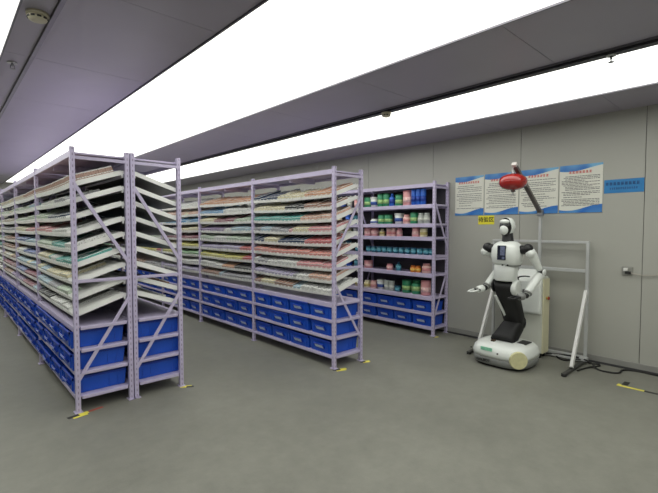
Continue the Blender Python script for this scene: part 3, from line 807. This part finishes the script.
# face: black oval visor with a white mask plate in it
RT = Matrix.Rotation(math.radians(6), 4, 'Y')
MB().ell((HXc-.052, HYc, HZc-.004), (.062, .068, .106), 28, 16, 1, RT).build('visor', mat('visor_black', (14, 14, 16), .2), t)
MB().ell((HXc-.078, HYc, HZc+.056), (.040, .056, .030), 24, 12, 1).build('brow_plate', WHITE, t)
MB().ell((HXc-.084, HYc, HZc-.034), (.046, .051, .060), 24, 12, 1).build('face_plate', WHITE, t)
m = MB()
for s_ in (-1, 1): m.ell((HXc-.112, HYc+.022*s_, HZc+.022), (.008, .012, .007), 14, 8)
m.build('eye', mat('eye_grey', (60, 66, 70), .15), t)
for s_ in (-1, 1): MB().cyl((HXc+.01, HYc+s_*.068, HZc), (HXc+.01, HYc+s_*.08, HZc), .024, 20).build('ear_cover', WHITE, t, bevel=.004)

# arms
def limb(name, pts, rad, m_): return MB().loft([Vector(p) for p in pts], rad, 20, ref=(0, 0, 1)).build(name, m_, t)
def ball(name, c, r, m_, M=None): return MB().ell(c, r if isinstance(r, tuple) else (r, r, r), 22, 14, 1, M).build(name, m_, t)
def arm(side, sh, el, wr, tip, grip_dir):
    sh, el, wr, tip = (Vector(P(*q)) for q in (sh, el, wr, tip))
    so = Vector((0, side, 0))
    MB().cyl(sh-so*.085, sh-so*.01, .052, 22).build('shoulder_joint', BLACK, t, bevel=.01)
    ball('shoulder_ball', sh+Vector((0, 0, .012)), (.062, .056, .058), BLACK)
    d = (el-sh)
    limb('upper_arm', [sh+so*.012+Vector((0, 0, -.005)), sh+so*.012+d*.08, sh+d*.25+so*.012, sh+d*.5+so*.006, sh+d*.8, sh+d*.93], [.044, .054, .053, .046, .038, .03], WHITE)
    ball('shoulder_cap', sh+so*.03+Vector((-.006, 0, -.04)), (.054, .05, .05), WHITE)
    ball('elbow_joint', el, .042, BLACK)
    MB().cyl(el-so*.044, el+so*.046, .033, 20).build('elbow_cover', WHITE, t, bevel=.008)
    f = wr-el
    limb('forearm', [el+f*.1, el+f*.25, el+f*.5, el+f*.85, el+f*.95], [.036, .046 if side < 0 else .054, .047 if side < 0 else .054, .042, .03], WHITE)
    disc('wrist_ring', wr-f.normalized()*.045, f, .047, .02, GREYP)
    ball('wrist_joint', wr, .033, BLACK)
    g = (tip-wr).normalized(); ln = (tip-wr).length
    limb('hand', [wr+g*.02, wr+g*.035, wr+g*ln*.42, wr+g*ln*.48], [.034, .043, .04, .03], WHITE if side > 0 else GREYP)
    sidev = g.cross(Vector((0, 0, 1))).normalized()
    MB().bar(wr+g*ln*.48-sidev*.05, wr+g*ln*.48+sidev*.05, .03, .026).build('gripper_rail', BLACK, t, bevel=.004)
    for s_ in (-1, 1):
        a = wr+g*ln*.5+sidev*s_*.042; b_ = wr+g*ln*.75+sidev*s_*.046; c2 = tip+sidev*s_*.02
        MB().loft([a, b_, c2], [.013, .012, .009], 10).build('gripper_finger', WHITE if side > 0 else BLACK, t)
    disc('forearm_band', el+f*.72-(f.normalized()*.004), f, .042, .012, BLACK)
arm(1, (4.88, 2.47, 1.355), (5.15, 2.40, 1.14), (4.80, 2.455, .885), (4.60, 2.56, .845), 0)
arm(-1, (4.88, 1.995, 1.352), (5.02, 1.90, 1.10), (4.78, 1.965, .85), (4.62, 2.09, .815), 0)

# ------------------------------------------------------------------ cable on the floor
tube('power_cable', [(5.60, 1.95, .03), (5.5, 1.80, .009), (5.52, 1.64, .05), (5.60, 1.53, .009), (5.62, 1.46, .009), (5.50, 1.47, .009), (5.43, 1.50, .012), (5.30, 1.54, .009), (5.20, 1.56, .009)], .009, DARK,
     'short black cable looping over the right foot of the aluminium stand', 'cable')
tube('power_cable', [(5.55, 2.02, .035), (5.60, 1.75, .05), (5.47, 1.50, .05), (5.42, 1.42, .009), (5.40, 1.31, .009), (5.44, 1.235, .009), (5.60, 1.215, .009), (5.66, 1.14, .009), (5.665, .92, .009), (5.66, .3, .009), (5.66, -.6, .009)], .010, DARK,
     'long black cable snaking along the foot of the wall out of frame', 'cable')

# curves and lettering become plain meshes
bpy.context.view_layer.update()
dg = bpy.context.evaluated_depsgraph_get()
for o in [q for q in bpy.data.objects if q.type in ('CURVE', 'FONT')]:
    me = bpy.data.meshes.new_from_object(o.evaluated_get(dg)); nm = o.name
    n_ = bpy.data.objects.new('tmp', me); COL.objects.link(n_); n_.parent = o.parent
    n_.matrix_basis = o.matrix_basis.copy()
    for k_ in ('label', 'category', 'group', 'kind'):
        if k_ in o: n_[k_] = o[k_]
    bpy.data.objects.remove(o); n_.name = nm; me.name = nm

# ------------------------------------------------------------------ world, camera
wd = bpy.data.worlds.new('world'); S.world = wd; wd.use_nodes = True
wd.node_tree.nodes['Background'].inputs[0].default_value = (.5, .52, .55, 1); wd.node_tree.nodes['Background'].inputs[1].default_value = .1
cam = bpy.data.cameras.new('camera'); co = bpy.data.objects.new('camera', cam); COL.objects.link(co)
cam.sensor_width = 36; cam.lens = 424/658*36; cam.clip_start = .05
yaw, pit = math.radians(47.4), math.radians(-2.5)
f_ = Vector((math.cos(yaw)*math.cos(pit), math.sin(yaw)*math.cos(pit), math.sin(pit)))
co.location = (0, 0, 1.6); co.rotation_euler = f_.to_track_quat('-Z', 'Y').to_euler()
S.camera = co
S.view_settings.view_transform = 'Standard'; S.view_settings.look = 'None'; S.view_settings.gamma = 1; S.view_settings.exposure = 1.15
S.view_settings.use_curve_mapping = False
S.cycles.max_bounces = 8
